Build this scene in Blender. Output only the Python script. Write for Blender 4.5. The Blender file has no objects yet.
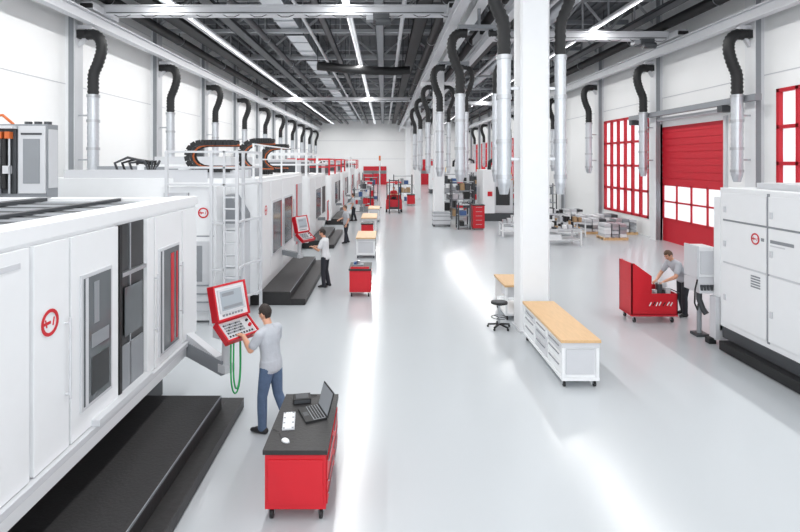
import bpy, math, random
from mathutils import Vector, Matrix
random.seed(4)
SC=bpy.context.scene
COL=SC.collection
def lin(v):
    v/=255.0
    return v/12.92 if v<=0.04045 else ((v+0.055)/1.055)**2.4
def rgb(r,g,b): return (lin(r),lin(g),lin(b),1)
MATS={}
def mat(name,col,rough=0.5,metal=0.0,noise=0.0,scale=5.0,bump=0.0,stretch=None,emit=0.0,spec=None):
    m=bpy.data.materials.new(name); m.use_nodes=True
    nt=m.node_tree; b=nt.nodes['Principled BSDF']
    b.inputs['Base Color'].default_value=col
    b.inputs['Roughness'].default_value=rough
    b.inputs['Metallic'].default_value=metal
    if spec is not None: b.inputs['Specular IOR Level'].default_value=spec
    if emit:
        b.inputs['Emission Color'].default_value=col; b.inputs['Emission Strength'].default_value=emit
    if noise or bump:
        tc=nt.nodes.new('ShaderNodeTexCoord'); mp=nt.nodes.new('ShaderNodeMapping')
        if stretch: mp.inputs['Scale'].default_value=stretch
        nz=nt.nodes.new('ShaderNodeTexNoise'); nz.inputs['Scale'].default_value=scale; nz.inputs['Detail'].default_value=5
        nt.links.new(tc.outputs['Object'],mp.inputs['Vector']); nt.links.new(mp.outputs['Vector'],nz.inputs['Vector'])
        if noise:
            mx=nt.nodes.new('ShaderNodeMix'); mx.data_type='RGBA'
            mx.inputs[6].default_value=tuple(max(0,c*(1-noise)) for c in col[:3])+(1,)
            mx.inputs[7].default_value=tuple(min(1,c*(1+noise)) for c in col[:3])+(1,)
            nt.links.new(nz.outputs['Fac'],mx.inputs[0]); nt.links.new(mx.outputs[2],b.inputs['Base Color'])
        if bump:
            bp=nt.nodes.new('ShaderNodeBump'); bp.inputs['Strength'].default_value=bump; bp.inputs['Distance'].default_value=0.02
            nt.links.new(nz.outputs['Fac'],bp.inputs['Height']); nt.links.new(bp.outputs['Normal'],b.inputs['Normal'])
    MATS[name]=m
    return m
WHITE=mat('white_paint',rgb(234,236,238),0.4,noise=0.02)
WALLM=mat('wall_white',rgb(243,244,244),0.7,noise=0.03,scale=0.6)
LGREY=mat('light_grey_paint',rgb(204,206,210),0.45,noise=0.03)
MGREY=mat('mid_grey_paint',rgb(140,144,149),0.5,noise=0.05)
DGREY=mat('dark_grey_paint',rgb(66,69,73),0.5,noise=0.08)
TRUSS=mat('truss_grey',rgb(172,175,179),0.5,noise=0.05)
DECK=mat('roof_deck_grey',rgb(100,103,107),0.7,noise=0.1,scale=2)
BLACK=mat('black_rubber',rgb(26,27,29),0.55,noise=0.1)
BLKTOP=mat('black_mat',rgb(42,41,42),0.5,noise=0.2,scale=30,bump=0.2)
PLATF=mat('platform_black',rgb(40,39,40),0.45,noise=0.35,scale=14,bump=0.15)
RED=mat('red_paint',rgb(200,22,38),0.4,noise=0.04)
DRED=mat('door_red',rgb(196,26,44),0.55,noise=0.05,scale=2)
STEEL=mat('steel',rgb(190,193,197),0.3,0.9,noise=0.08,scale=10)
GALV=mat('galvanized',rgb(205,209,214),0.35,0.75,noise=0.1,scale=18)
GLASSD=mat('dark_glass',rgb(88,93,97),0.1,0.0,noise=0.35,scale=1.2)
DARKIN=mat('dark_interior',rgb(44,46,48),0.35,noise=0.3,scale=3)
WOOD=mat('beech_wood',rgb(214,176,130),0.45,noise=0.14,scale=3.0,stretch=(14,1.2,6))
SCREEN=mat('screen_grey',rgb(150,158,165),0.25,emit=0.25)
ORANGE=mat('orange_plastic',rgb(206,104,48),0.5)
YEL=mat('yellow_paint',rgb(225,185,40),0.5)
GREEN=mat('green_cable',rgb(40,165,90),0.4)
BLUE=mat('blue_plastic',rgb(60,90,140),0.5)
BROWN=mat('cardboard',rgb(170,140,105),0.8,noise=0.1)
SKIN=mat('skin',rgb(214,160,132),0.5,noise=0.04,scale=20)
LIP=mat('lips',rgb(170,95,85),0.5)
EYEW=mat('eye_white',rgb(235,235,232),0.3)
HAIR=mat('dark_hair',rgb(40,29,24),0.6,noise=0.3,scale=60,bump=0.5)
HAIR2=mat('brown_hair',rgb(88,64,46),0.6,noise=0.3,scale=60,bump=0.5)
SHIRT=mat('grey_tshirt',rgb(182,186,193),0.85,noise=0.12,scale=9,bump=0.6)
SHIRTW=mat('white_tshirt',rgb(218,220,223),0.85,noise=0.05,scale=9,bump=0.3)
JEANS=mat('blue_jeans',rgb(84,104,132),0.85,noise=0.25,scale=12,bump=0.6)
DPANT=mat('dark_trousers',rgb(44,46,54),0.85,noise=0.15,scale=14,bump=0.4)
SHOE=mat('black_shoes',rgb(32,32,34),0.5)
# floor : glossy epoxy
FLOOR=mat('epoxy_floor',rgb(193,198,202),0.2,noise=0.03,scale=0.35,bump=0.0)
FLOOR.node_tree.nodes['Principled BSDF'].inputs['Specular IOR Level'].default_value=0.5
# window pane: frosted translucent
PANE=bpy.data.materials.new('frosted_pane'); PANE.use_nodes=True
_n=PANE.node_tree; _n.nodes.clear()
_o=_n.nodes.new('ShaderNodeOutputMaterial'); _t=_n.nodes.new('ShaderNodeBsdfTranslucent'); _d=_n.nodes.new('ShaderNodeBsdfDiffuse')
_m=_n.nodes.new('ShaderNodeMixShader'); _t.inputs[0].default_value=(0.93,0.95,0.97,1); _d.inputs[0].default_value=(0.9,0.92,0.94,1)
_m.inputs[0].default_value=0.25
_n.links.new(_t.outputs[0],_m.inputs[1]); _n.links.new(_d.outputs[0],_m.inputs[2]); _n.links.new(_m.outputs[0],_o.inputs[0])

def V3(p): return Vector(p)
class MB:
    def __init__(s): s.V=[];s.F=[];s.M=[];s.S=[];s.mats=[];s.T=None
    def mi(s,m):
        if m not in s.mats: s.mats.append(m)
        return s.mats.index(m)
    def add(s,vs,fs,m,smooth=False):
        o=len(s.V)
        if s.T is not None: vs=[s.T@Vector(v) for v in vs]
        s.V.extend([tuple(v) for v in vs]); i=s.mi(m)
        for f in fs:
            s.F.append(tuple(o+k for k in f)); s.M.append(i); s.S.append(smooth)
    def box(s,x0,x1,y0,y1,z0,z1,m):
        vs=[(x0,y0,z0),(x1,y0,z0),(x1,y1,z0),(x0,y1,z0),(x0,y0,z1),(x1,y0,z1),(x1,y1,z1),(x0,y1,z1)]
        s.add(vs,[(0,3,2,1),(4,5,6,7),(0,1,5,4),(1,2,6,5),(2,3,7,6),(3,0,4,7)],m)
    def beam(s,p0,p1,w,h,m,up=(0,0,1)):
        p0=V3(p0);p1=V3(p1);d=(p1-p0).normalized();u=V3(up)
        if abs(d.dot(u))>0.98: u=Vector((0,1,0)) if abs(d.y)<0.9 else Vector((1,0,0))
        sd=d.cross(u).normalized(); u=sd.cross(d).normalized()
        a=sd*w/2;b=u*h/2
        vs=[p0-a-b,p0+a-b,p0+a+b,p0-a+b,p1-a-b,p1+a-b,p1+a+b,p1-a+b]
        s.add(vs,[(0,1,2,3),(7,6,5,4),(0,4,5,1),(1,5,6,2),(2,6,7,3),(3,7,4,0)],m)
    def cyl(s,p0,p1,r,m,r2=None,n=16):
        s.tube([p0,p1],[r,r if r2 is None else r2],m,n)
    def tube(s,path,r,m,n=12):
        P=[V3(p) for p in path]
        if not isinstance(r,(list,tuple)): r=[r]*len(P)
        vs=[];fs=[];prev=None
        for i,p in enumerate(P):
            if i==0: d=P[1]-P[0]
            elif i==len(P)-1: d=P[-1]-P[-2]
            else: d=(P[i+1]-P[i]).normalized()+(P[i]-P[i-1]).normalized()
            d=d.normalized()
            if prev is None:
                u=Vector((0,0,1)) if abs(d.z)<0.9 else Vector((1,0,0))
            else: u=prev
            sd=d.cross(u).normalized(); u=sd.cross(d).normalized(); prev=u
            for k in range(n):
                a=2*math.pi*k/n
                vs.append(p+(sd*math.cos(a)+u*math.sin(a))*r[i])
        for i in range(len(P)-1):
            for k in range(n):
                a=i*n+k;b=i*n+(k+1)%n
                fs.append((a,b,b+n,a+n))
        s.add(vs,fs,m,True)
        s.add(vs[:n],[tuple(range(n))[::-1]],m); s.add(vs[-n:],[tuple(range(n))],m)
    def ribbed(s,path,r,m,step=0.06,amp=0.12,n=14):
        P=[V3(p) for p in path]; pts=[];rs=[]
        for i in range(len(P)-1):
            L=(P[i+1]-P[i]).length; k=max(1,int(L/step))
            for j in range(k):
                pts.append(P[i].lerp(P[i+1],j/k))
        pts.append(P[-1])
        for i in range(len(pts)): rs.append(r*(1+amp*(i%2)))
        s.tube(pts,rs,m,n)
    def prism(s,poly,axis,a0,a1,m):
        def mk(u,v,a):
            return (a,u,v) if axis=='x' else ((u,a,v) if axis=='y' else (u,v,a))
        n=len(poly); vs=[mk(u,v,a0) for u,v in poly]+[mk(u,v,a1) for u,v in poly]
        fs=[tuple(range(n)),tuple(range(2*n-1,n-1,-1))]+[(i,i+n,(i+1)%n+n,(i+1)%n) for i in range(n)]
        s.add(vs,fs,m)
    def ball(s,c,r,m,n=12,k=8,R=None,fn=None):
        if not isinstance(r,(list,tuple)): r=(r,r,r)
        c=V3(c); vs=[];fs=[]
        for i in range(k+1):
            th=math.pi*i/k
            for j in range(n):
                ph=2*math.pi*j/n
                v=Vector((r[0]*math.sin(th)*math.cos(ph),r[1]*math.sin(th)*math.sin(ph),r[2]*math.cos(th)))
                if fn: v=fn(v)
                if R: v=R@v
                vs.append(c+v)
        for i in range(k):
            for j in range(n):
                a=i*n+j;b=i*n+(j+1)%n
                fs.append((a,a+n,b+n,b))
        s.add(vs,fs,m,True)
    def ring(s,c,ax,r,w,m,n=24):
        c=V3(c);ax=V3(ax).normalized();u=Vector((0,0,1)) if abs(ax.z)<0.9 else Vector((1,0,0))
        a=ax.cross(u).normalized();b=ax.cross(a)
        vs=[];fs=[]
        for k in range(n):
            t=2*math.pi*k/n;d=a*math.cos(t)+b*math.sin(t)
            vs+= [c+d*r,c+d*(r-w),c+d*(r-w)+ax*0.006,c+d*r+ax*0.006]
        for k in range(n):
            q=k*4;p=((k+1)%n)*4
            for e in range(4): fs.append((q+e,q+(e+1)%4,p+(e+1)%4,p+e))
        s.add(vs,fs,m)
    def mesh(s,name):
        import bmesh
        me=bpy.data.meshes.new(name); me.from_pydata(s.V,[],s.F)
        for m in s.mats: me.materials.append(m)
        me.polygons.foreach_set('material_index',s.M); me.polygons.foreach_set('use_smooth',s.S)
        bm=bmesh.new(); bm.from_mesh(me)
        bmesh.ops.recalc_face_normals(bm,faces=bm.faces[:]); bm.to_mesh(me); bm.free(); me.update()
        return me
    def build(s,name,bevel=0,loc=(0,0,0),rotz=0):
        ob=bpy.data.objects.new(name,s.mesh(name)); COL.objects.link(ob); ob.location=loc; ob.rotation_euler=(0,0,rotz)
        if bevel:
            b=ob.modifiers.new('bevel','BEVEL'); b.width=bevel; b.segments=2; b.limit_method='ANGLE'; b.angle_limit=0.7
        return ob
def inst(ob,loc,rotz=0,name=None):
    o=ob.copy(); COL.objects.link(o); o.location=loc; o.rotation_euler=(0,0,rotz)
    if name:o.name=name
    return o

# ---------------- ROOM ----------------
XL,XR,YB,YF,ZC=-11.4,13.6,-5.0,86.0,12.0
BAYS=[12+6.8*i for i in range(11)]
f=MB(); f.box(XL-0.3,XR+0.3,YB,YF+0.3,-0.2,0,FLOOR); f.build('floor')
f=MB(); f.box(XL-0.3,XR+0.3,YB,YF+0.3,ZC,ZC+0.2,DECK)
x=XL+0.3
while x<XR-0.3:
    f.box(x,x+0.12,YB,YF,ZC-0.1,ZC,DECK); x+=0.5
f.build('ceiling')
w=MB(); w.box(XL-0.3,XL,YB,YF+0.3,0,ZC,WALLM)
for z in (3.2,6.6,9.9): w.box(XL,XL+0.012,YB,YF,z,z+0.03,LGREY)
w.build('wall_left')
w=MB(); w.box(XL,XR,YF,YF+0.3,0,ZC,WALLM)
for z in (4.2,7.2): w.box(XL,XR,YF-0.02,YF,z,z+0.06,LGREY)
w.build('wall_back')
# right wall with openings
OPEN=[(12.8,18.0,1.2,6.35,'w'),(20.7,25.4,0,5.5,'d'),(26.7,32.1,0.9,6.3,'w')]
for b in (54.0,60.6,67.4,74.2): OPEN.append((b,b+5.2,1.0,6.3,'w'))
w=MB(); y=YB
for (a,b,z0,z1,k) in OPEN:
    w.box(XR,XR+0.3,y,a,0,ZC,WALLM)
    if z0>0: w.box(XR,XR+0.3,a,b,0,z0,WALLM)
    w.box(XR,XR+0.3,a,b,z1,ZC,WALLM); y=b
w.box(XR,XR+0.3,y,YF+0.3,0,ZC,WALLM)
for z in (6.9,9.4): w.box(XR-0.012,XR,YB,YF,z,z+0.04,LGREY)
w.build('wall_right')
wi=0
for (a,b,z0,z1,k) in OPEN:
    o=MB()
    if k=='w':
        wi+=1
        o.box(XR+0.12,XR+0.14,a,b,z0,z1,PANE)
        t=0.12
        nv=6; nh=4
        for i in range(nv+1):
            yy=a+(b-a-t)*i/nv; o.box(XR-0.03,XR+0.16,yy,yy+t,z0,z1,DRED)
        for i in range(nh+1):
            zz=z0+(z1-z0-t)*i/nh; o.box(XR-0.03,XR+0.16,a,b,zz,zz+t,DRED)
        o.build('window_%d'%wi)
    else:
        o.box(XR+0.02,XR+0.1,a,b,2.75,z1,DRED)
        z=2.75
        while z<z1-0.1:
            o.box(XR+0.0,XR+0.02,a,b,z,z+0.27,DRED); z+=0.31
        o.box(XR+0.02,XR+0.1,a,b,0,1.05,DRED)
        o.box(XR+0.05,XR+0.07,a,b,1.05,2.75,PANE)
        for i in range(5):
            yy=a+(b-a-0.09)*i/4; o.box(XR+0.0,XR+0.1,yy,yy+0.09,1.05,2.75,DRED)
        for zz in (1.05,1.88,2.68): o.box(XR,XR+0.1,a,b,zz,zz+0.07,DRED)
        o.box(XR-0.1,XR,a-0.15,a,0,z1+0.15,LGREY); o.box(XR-0.1,XR,b,b+0.15,0,z1+0.15,LGREY)
        o.build('door_1')
o=MB(); o.box(XR-0.62,XR-0.38,18.2,27.6,6.0,6.22,MGREY); o.box(XR-0.6,XR,20.0,20.3,5.75,6.0,DGREY); o.box(XR-0.6,XR,27.3,27.6,5.75,6.0,DGREY); o.cyl((XR-0.2,20.5,5.85),(XR-0.2,25.5,5.85),0.09,LGREY)
o.build('track_beam')
# pilasters
for i,b in enumerate(BAYS+[5.2]):
    o=MB(); o.box(XL,XL+0.35,b-0.2,b+0.2,0,ZC-0.1,WHITE); o.box(XL+0.35,XL+0.37,b-0.25,b+0.25,0,ZC-0.1,LGREY); o.box(XL+0.12,XL+0.3,b-0.215,b-0.2,0,ZC-0.1,MGREY)
    o.build('wall_pilaster',0)
    o=MB(); o.box(XR-0.35,XR,b-0.2,b+0.2,0,ZC-0.1,LGREY); o.box(XR-0.37,XR-0.35,b-0.26,b+0.26,0,ZC-0.1,WHITE); o.box(XR-0.3,XR-0.12,b-0.215,b-0.2,0,ZC-0.1,MGREY)
    o.build('wall_pilaster',0)
# columns
for b in (12,32.4,52.8,73.2):
    o=MB(); q=0.33; c=0.05
    o.prism([(3.4-q+c,b-q),(3.4+q-c,b-q),(3.4+q,b-q+c),(3.4+q,b+q-c),(3.4+q-c,b+q),(3.4-q+c,b+q),(3.4-q,b+q-c),(3.4-q,b-q+c)],'z',0,ZC-0.1,WHITE)
    o.box(3.4-q-0.04,3.4+q+0.04,b-q-0.04,b+q+0.04,0,0.04,LGREY)
    o.box(2.3,4.5,b-0.25,b+0.25,8.45,8.75,WHITE)
    o.build('support_column')
# crane rails
def rail(x,sgn,wall=None):
    o=MB(); o.box(x-0.15,x+0.15,YB,YF,8.75,8.8,LGREY); o.box(x-0.02,x+0.02,YB,YF,8.8,9.12,LGREY); o.box(x-0.15,x+0.15,YB,YF,9.12,9.17,LGREY)
    o.box(x-0.03,x+0.03,YB,YF,9.17,9.23,STEEL)
    for b in BAYS+[5.2]:
        if wall is not None:
            o.box(min(x,wall),max(x,wall),b-0.1,b+0.1,8.6,8.75,LGREY)
            xa=wall+(0.37 if wall<0 else -0.37)
            o.beam((xa,b,8.0),(x,b,8.65),0.12,0.12,LGREY)
    o.build('crane_rail')
rail(-10.5,1,XL); rail(12.8,-1,XR); rail(2.5,1); rail(4.3,1)
# centre girder
o=MB(); o.box(3.2,3.6,YB,YF,9.3,9.35,WHITE); o.box(3.36,3.44,YB,YF,9.35,9.95,WHITE); o.box(3.2,3.6,YB,YF,9.95,10.0,WHITE)
for b in BAYS: o.box(3.2,3.6,b-0.04,b+0.04,9.35,9.95,WHITE)
o.build('longitudinal_girder')
# trusses
t=MB()
zt,zb=11.8,10.25
for (xa,xb) in ((XL,3.4),(3.4,XR)):
    t.beam((xa,0,zt),(xb,0,zt),0.22,0.16,TRUSS); t.beam((xa,0,zb),(xb,0,zb),0.22,0.16,TRUSS)
    n=8; dx=(xb-xa)/n
    for i in range(n):
        x0=xa+dx*i; 
        t.beam((x0,0,zt if i%2 else zb),(x0+dx,0,zb if i%2 else zt),0.1,0.1,TRUSS)
        t.beam((x0+dx,0,zb),(x0+dx,0,zt),0.07,0.07,TRUSS)
tr=t.build('roof_truss'); tr.location=(0,5.2,0)
for b in BAYS: inst(tr,(0,b,0))
b=8.6
while b<YF:
    o=MB(); o.beam((XL,b,11.6),(XR,b,11.6),0.16,0.24,MGREY); o.build('roof_purlin'); b+=6.8
# ceiling services
o=MB()
for x in (-4.6,): 
    o.box(x-0.45,x+0.45,YB,YF-1,10.35,10.95,GALV)
    yy=2
    while yy<YF-1: o.box(x-0.5,x+0.5,yy,yy+0.08,10.3,11.0,STEEL); yy+=2.2
for b in BAYS: o.box(-5.1,-4.1,b+1,b+1.05,10.28,ZC-0.1,DGREY)
o.build('ventilation_duct')
o=MB(); o.cyl((8.0,YB,10.9),(8.0,YF-1,10.9),0.42,GALV,n=20)
for b in BAYS: o.beam((8.0,b+1,10.9),(8.0,b+1,ZC-0.1),0.05,0.05,DGREY)
o.build('ventilation_duct')
def tray(x,z,w,m,nm='cable_tray'):
    o=MB(); o.box(x-w/2,x+w/2,YB,YF-1,z,z+0.03,m); o.box(x-w/2,x-w/2+0.03,YB,YF-1,z,z+0.14,m); o.box(x+w/2-0.03,x+w/2,YB,YF-1,z,z+0.14,m)
    for k in range(4): o.cyl((x-w/2+0.1+k*(w-0.2)/3,YB,z+0.07),(x-w/2+0.1+k*(w-0.2)/3,YF-1,z+0.07),0.04,BLACK,n=6)
    for b in BAYS:
        o.beam((x-w/2,b+2,z),(x-w/2,b+2,ZC-0.1),0.03,0.03,DGREY); o.beam((x+w/2,b+2,z),(x+w/2,b+2,ZC-0.1),0.03,0.03,DGREY)
    o.build(nm)
tray(-9.2,10.0,0.7,BLACK); tray(-6.9,10.0,0.5,DGREY); tray(1.6,10.0,0.6,BLACK); tray(5.6,10.0,0.6,BLACK); tray(11.4,10.0,0.5,DGREY); tray(-0.2,10.0,0.4,MGREY); tray(-2.7,10.0,0.3,DGREY)
for (x,z,r,m) in ((-10.3,9.9,0.22,BLACK),(-8.45,10.02,0.12,LGREY),(0.8,10.05,0.1,LGREY),(2.4,9.92,0.22,BLACK),(4.5,9.92,0.22,BLACK),(12.5,9.9,0.22,BLACK),(-3.5,10.05,0.08,LGREY),(6.6,10.05,0.1,LGREY),(-5.9,10.0,0.15,DGREY)):
    o=MB(); o.cyl((x,YB,z),(x,YF-1,z),r,m,n=14)
    for b in BAYS: o.beam((x,b+0.6,z+r),(x,b+0.6,ZC-0.1),0.03,0.03,DGREY); o.ring((x,b+0.6,z),(0,1,0),r+0.03,0.03,STEEL)
    o.build('ceiling_pipe')
o=MB(); o.tube([(-3.9,30.5,9.45),(-2.5,31,9.38),(-1,31.5,9.35),(0.5,32,9.38),(1.6,32,9.45)],0.26,BLACK)
for q in (-3.9,1.15): o.beam((q,30.6 if q<0 else 32,9.6),(q,30.6 if q<0 else 32,ZC-0.1),0.04,0.04,DGREY)
o.build('flexible_duct')
# strip lights
def strip(x,power):
    o=MB(); z=9.78; o.box(x-0.09,x+0.09,YB+1,YF-3,z,z+0.07,WHITE)
    o.box(x-0.13,x-0.09,YB+1,YF-3,z-0.02,z+0.07,LGREY); o.box(x+0.09,x+0.13,YB+1,YF-3,z-0.02,z+0.07,LGREY)
    for b in BAYS: o.beam((x,b+3,z+0.07),(x,b+3,ZC-0.1),0.02,0.02,MGREY)
    ob=o.build('strip_light')
    L=bpy.data.lights.new('strip_lamp','AREA'); L.shape='RECTANGLE'; L.size=0.17; L.size_y=YF-YB-4; L.energy=power; L.color=(1.0,0.995,0.985)
    lo=bpy.data.objects.new('lamp',L); COL.objects.link(lo); lo.location=(x,(YB+1+YF-3)/2,z-0.01); lo.parent=ob
strip(-8.0,3350); strip(-1.42,3350); strip(9.4,3350)
# crane bridges
def bridge(x0,x1,y,hx,depth=0.5):
    o=MB(); o.box(x0,x1,y-0.16,y+0.16,9.25,9.25+depth-0.2,LGREY); o.box(x0,x1,y-0.22,y+0.22,9.23,9.28,LGREY)
    o.box(x0,x1,y-0.22,y+0.22,9.05+depth,9.1+depth,LGREY)
    for x in (x0,x1): 
        o.box(x-0.2,x+0.2,y-0.9,y+0.9,9.24,9.5,LGREY); o.box(x-0.2,x+0.2,y-1.0,y-0.9,9.28,9.42,BLACK)
    o.box(hx-0.3,hx+0.3,y-0.35,y+0.25,9.0,9.24,DGREY); o.cyl((hx-0.2,y-0.3,8.95),(hx+0.35,y-0.3,8.95),0.14,DGREY)
    o.box(hx-0.55,hx-0.3,y-0.3,y+0.1,9.02,9.2,MGREY)
    o.beam((x0+0.3,y-0.2,9.3),(x1-0.3,y-0.2,9.3),0.02,0.04,DGREY)
    for q in range(int(x1-x0)): o.tube([(x0+0.5+q,y-0.2,9.28),(x0+0.75+q,y-0.2,9.15),(x0+1.0+q,y-0.2,9.15),(x0+1.3+q,y-0.2,9.28)],0.015,BLACK,5)
    o.build('overhead_crane')
bridge(-10.5,2.5,19.3,-0.1); bridge(-10.5,2.5,47,-5); bridge(4.3,12.8,23.2,11.6); bridge(4.3,12.8,50,8)

# exhaust ducts
def exhaust(x,y,side,wallx=None,r=0.2):
    o=MB(); s=side
    pts=[]
    ctrl=[(x-0.25*s,8.42),(x+0.05*s,8.42),(x+0.26*s,8.22),(x+0.30*s,7.85),(x+0.18*s,7.4),(x+0.02*s,7.0),(x,6.6),(x,6.15)]
    P=[Vector((a,y,b)) for a,b in ctrl]
    for i in range(len(P)-1):
        p0=P[max(i-1,0)];p1=P[i];p2=P[i+1];p3=P[min(i+2,len(P)-1)]
        for k in range(6):
            u=k/6
            pts.append(0.5*((2*p1)+(p2-p0)*u+(2*p0-5*p1+4*p2-p3)*u*u+(3*p1-p0-3*p2+p3)*u**3))
    pts.append(P[-1])
    o.tube(pts,[r*(1.0 if i%2 else 0.86) for i in range(len(pts))],BLACK,14)
    o.ribbed([(x,y,6.2),(x,y,3.35)],r*0.95,GALV,step=0.1,amp=0.05)
    for z in (6.2,5.3,4.3,3.5): o.cyl((x,y,z-0.05),(x,y,z+0.05),r*1.12,STEEL,n=16)
    o.cyl((x,y,3.35),(x,y,3.1),r*0.95,GALV,r2=r*0.6)
    if wallx is not None:
        o.beam((wallx,y,8.42),(x-0.2*s,y,8.42),0.28,0.28,BLACK)
        for z in (5.5,3.9): o.beam((wallx,y,z),(x,y,z),0.05,0.06,STEEL)
    return o.build('exhaust_duct')
for b in BAYS: exhaust(-10.5,b-0.02,1,XL+0.37,0.2)
for b in BAYS[1:]: exhaust(12.75,b-0.02,-1,XR-0.37,0.2)
for b in BAYS[:6]:
    col=any(abs(b-c)<0.5 for c in (12,32.4,52.8,73.2))
    exhaust(2.72,b-0.2,-1,3.07 if col else None,0.16 if col else 0.18); exhaust(4.0,b-0.2,1,3.73 if col else None,0.13)
    if not col:
        o=MB(); o.box(2.65,4.15,b-0.35,b-0.05,8.56,8.7,MGREY); 
        o.beam((2.75,b-0.2,8.42),(2.75,b-0.2,8.6),0.3,0.2,MGREY); o.beam((4.0,b-0.2,8.42),(4.0,b-0.2,8.6),0.24,0.2,MGREY)
        o.beam((3.4,b-0.2,8.7),(3.4,b-0.2,9.3),0.1,0.1,MGREY); o.build('duct_bracket')

# ---------------- MACHINES ----------------
def logo(o,c,ax,r):
    r*=0.85
    o.ring(c,ax,r,r*0.26,RED)
    ax=V3(ax); side=ax.cross(Vector((0,0,1))).normalized()
    c=V3(c)
    o.beam(c-side*r*0.1,c+side*r*0.9,0.006,r*0.22,RED)
    for q in (-1,1): o.beam(c+side*q*r*0.35-Vector((0,0,r*0.3)),c+side*q*r*0.5+Vector((0,0,r*0.3)),0.008,r*0.10,RED,up=side)
def chain(o,path,w,h,axis,m=BLACK):
    P=[V3(p) for p in path]
    for i in range(len(P)-1):
        o.beam(P[i],P[i].lerp(P[i+1],0.86),w,h,m,up=(0,0,1) if abs((P[i+1]-P[i]).normalized().z)<0.95 else (1,0,0))
def uchain(o,xa,xb,y,z0,z1,w=0.45,m=BLACK,inner=ORANGE):
    r=(z1-z0)/2; pts=[]
    n=9
    for i in range(n): pts.append((xb+(xa+r-xb)*i/n,y,z1))
    for i in range(9):
        t=math.pi*i/8; pts.append((xa+r-r*math.sin(t),y,z0+r+r*math.cos(t)))
    for i in range(1,n): pts.append((xa+r+(xb-xa-r)*i/n,y,z0))
    for dy in (-w/2,w/2): chain(o,[(p[0],p[1]+dy,p[2]) for p in pts],0.05,0.13,None,m)
    for i in range(0,len(pts)):
        o.beam((pts[i][0],y-w/2,pts[i][2]),(pts[i][0],y+w/2,pts[i][2]),0.05,0.03,m)
    for k,mm in enumerate((BLACK,DGREY,inner,BLACK)):
        yy=y-w/2+0.08+k*(w-0.16)/3; e=0.9-0.05*k
        cz=(z0+z1)/2
        o.tube([(p[0]*1.0+0.03*k,yy,cz+(p[2]-cz)*e) for p in pts],0.026,mm,6)

# machine 1
o=MB(); XF=-3.2
o.box(-8.6,XF,2.0,8.8,0.72,3.12,WHITE)
o.box(-8.4,-3.66,2.2,8.6,0,0.72,DGREY)
o.box(XF-0.35,XF+0.03,2.0,8.85,3.12,3.26,WHITE); o.box(-8.6,-8.3,2.0,8.8,3.12,3.3,WHITE); o.box(-8.6,XF,8.5,8.8,3.12,3.24,WHITE)
y=2.1
while y<8.4:
    o.prism([(y,3.12),(y+0.09,3.2),(y+0.18,3.12)],'x',-8.2,-3.6,MGREY if int(y/0.2)%3 else DGREY); y+=0.2
o.box(-5.7,-5.5,2.0,8.6,3.2,3.25,DGREY); o.box(-4.4,-4.3,2.0,8.6,3.2,3.24,DGREY); o.box(-7.2,-7.05,2.0,8.6,3.2,3.25,DGREY)
for (a,b) in ((2.1,4.62),(4.68,5.2),(5.24,6.16),(6.92,7.12),(7.16,8.1),(8.14,8.74)):
    o.box(XF,XF+0.05,a,b,1.0,3.08,WHITE)
for (a,b,z0,z1) in ((5.42,5.95,1.28,2.62),(7.3,7.92,1.15,2.58)):
    o.box(XF+0.05,XF+0.07,a-0.04,b+0.04,z0-0.04,z1+0.04,LGREY); o.box(XF+0.07,XF+0.078,a,b,z0,z1,GLASSD)
    o.box(XF+0.078,XF+0.084,a+0.02,a+0.07,z0,z1,LGREY)
o.box(XF+0.078,XF+0.085,7.62,7.72,1.2,2.5,RED); o.box(XF+0.078,XF+0.085,7.82,7.86,1.2,2.5,RED)
o.box(XF+0.078,XF+0.082,5.55,5.9,1.35,1.75,DARKIN); o.box(XF+0.078,XF+0.082,5.55,5.9,1.85,2.0,MGREY); o.box(XF+0.078,XF+0.082,5.6,5.7,2.1,2.55,MGREY)
o.box(XF,XF+0.01,6.18,6.9,1.0,3.08,DARKIN)
o.box(XF+0.01,XF+0.05,6.2,6.26,1.0,3.08,BLACK); o.box(XF+0.01,XF+0.03,6.5,6.52,1.0,3.08,STEEL); o.box(XF+0.01,XF+0.06,6.26,6.88,2.45,2.5,STEEL)
o.box(XF+0.01,XF+0.03,6.3,6.85,1.05,1.6,MGREY); o.box(XF+0.03,XF+0.04,6.35,6.8,1.7,2.3,GLASSD)
for yy in (5.14,7.14,8.02): o.cyl((XF+0.1,yy,1.5),(XF+0.1,yy,2.3),0.014,LGREY,n=10); o.cyl((XF+0.05,yy,1.55),(XF+0.1,yy,1.55),0.012,LGREY,n=8); o.cyl((XF+0.05,yy,2.25),(XF+0.1,yy,2.25),0.012,LGREY,n=8)
o.box(XF,XF+0.1,2.0,8.6,0.92,0.99,LGREY); o.box(XF,XF+0.06,2.1,8.6,0.76,0.9,WHITE)
o.box(XF,XF+0.14,5.6,6.9,0.99,1.06,LGREY)
logo(o,(XF+0.052,4.9,2.33),(1,0,0),0.15)
o.box(XF+0.05,XF+0.056,2.2,4.5,2.92,2.97,LGREY)
o.build('machining_center',0.008)
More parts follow.
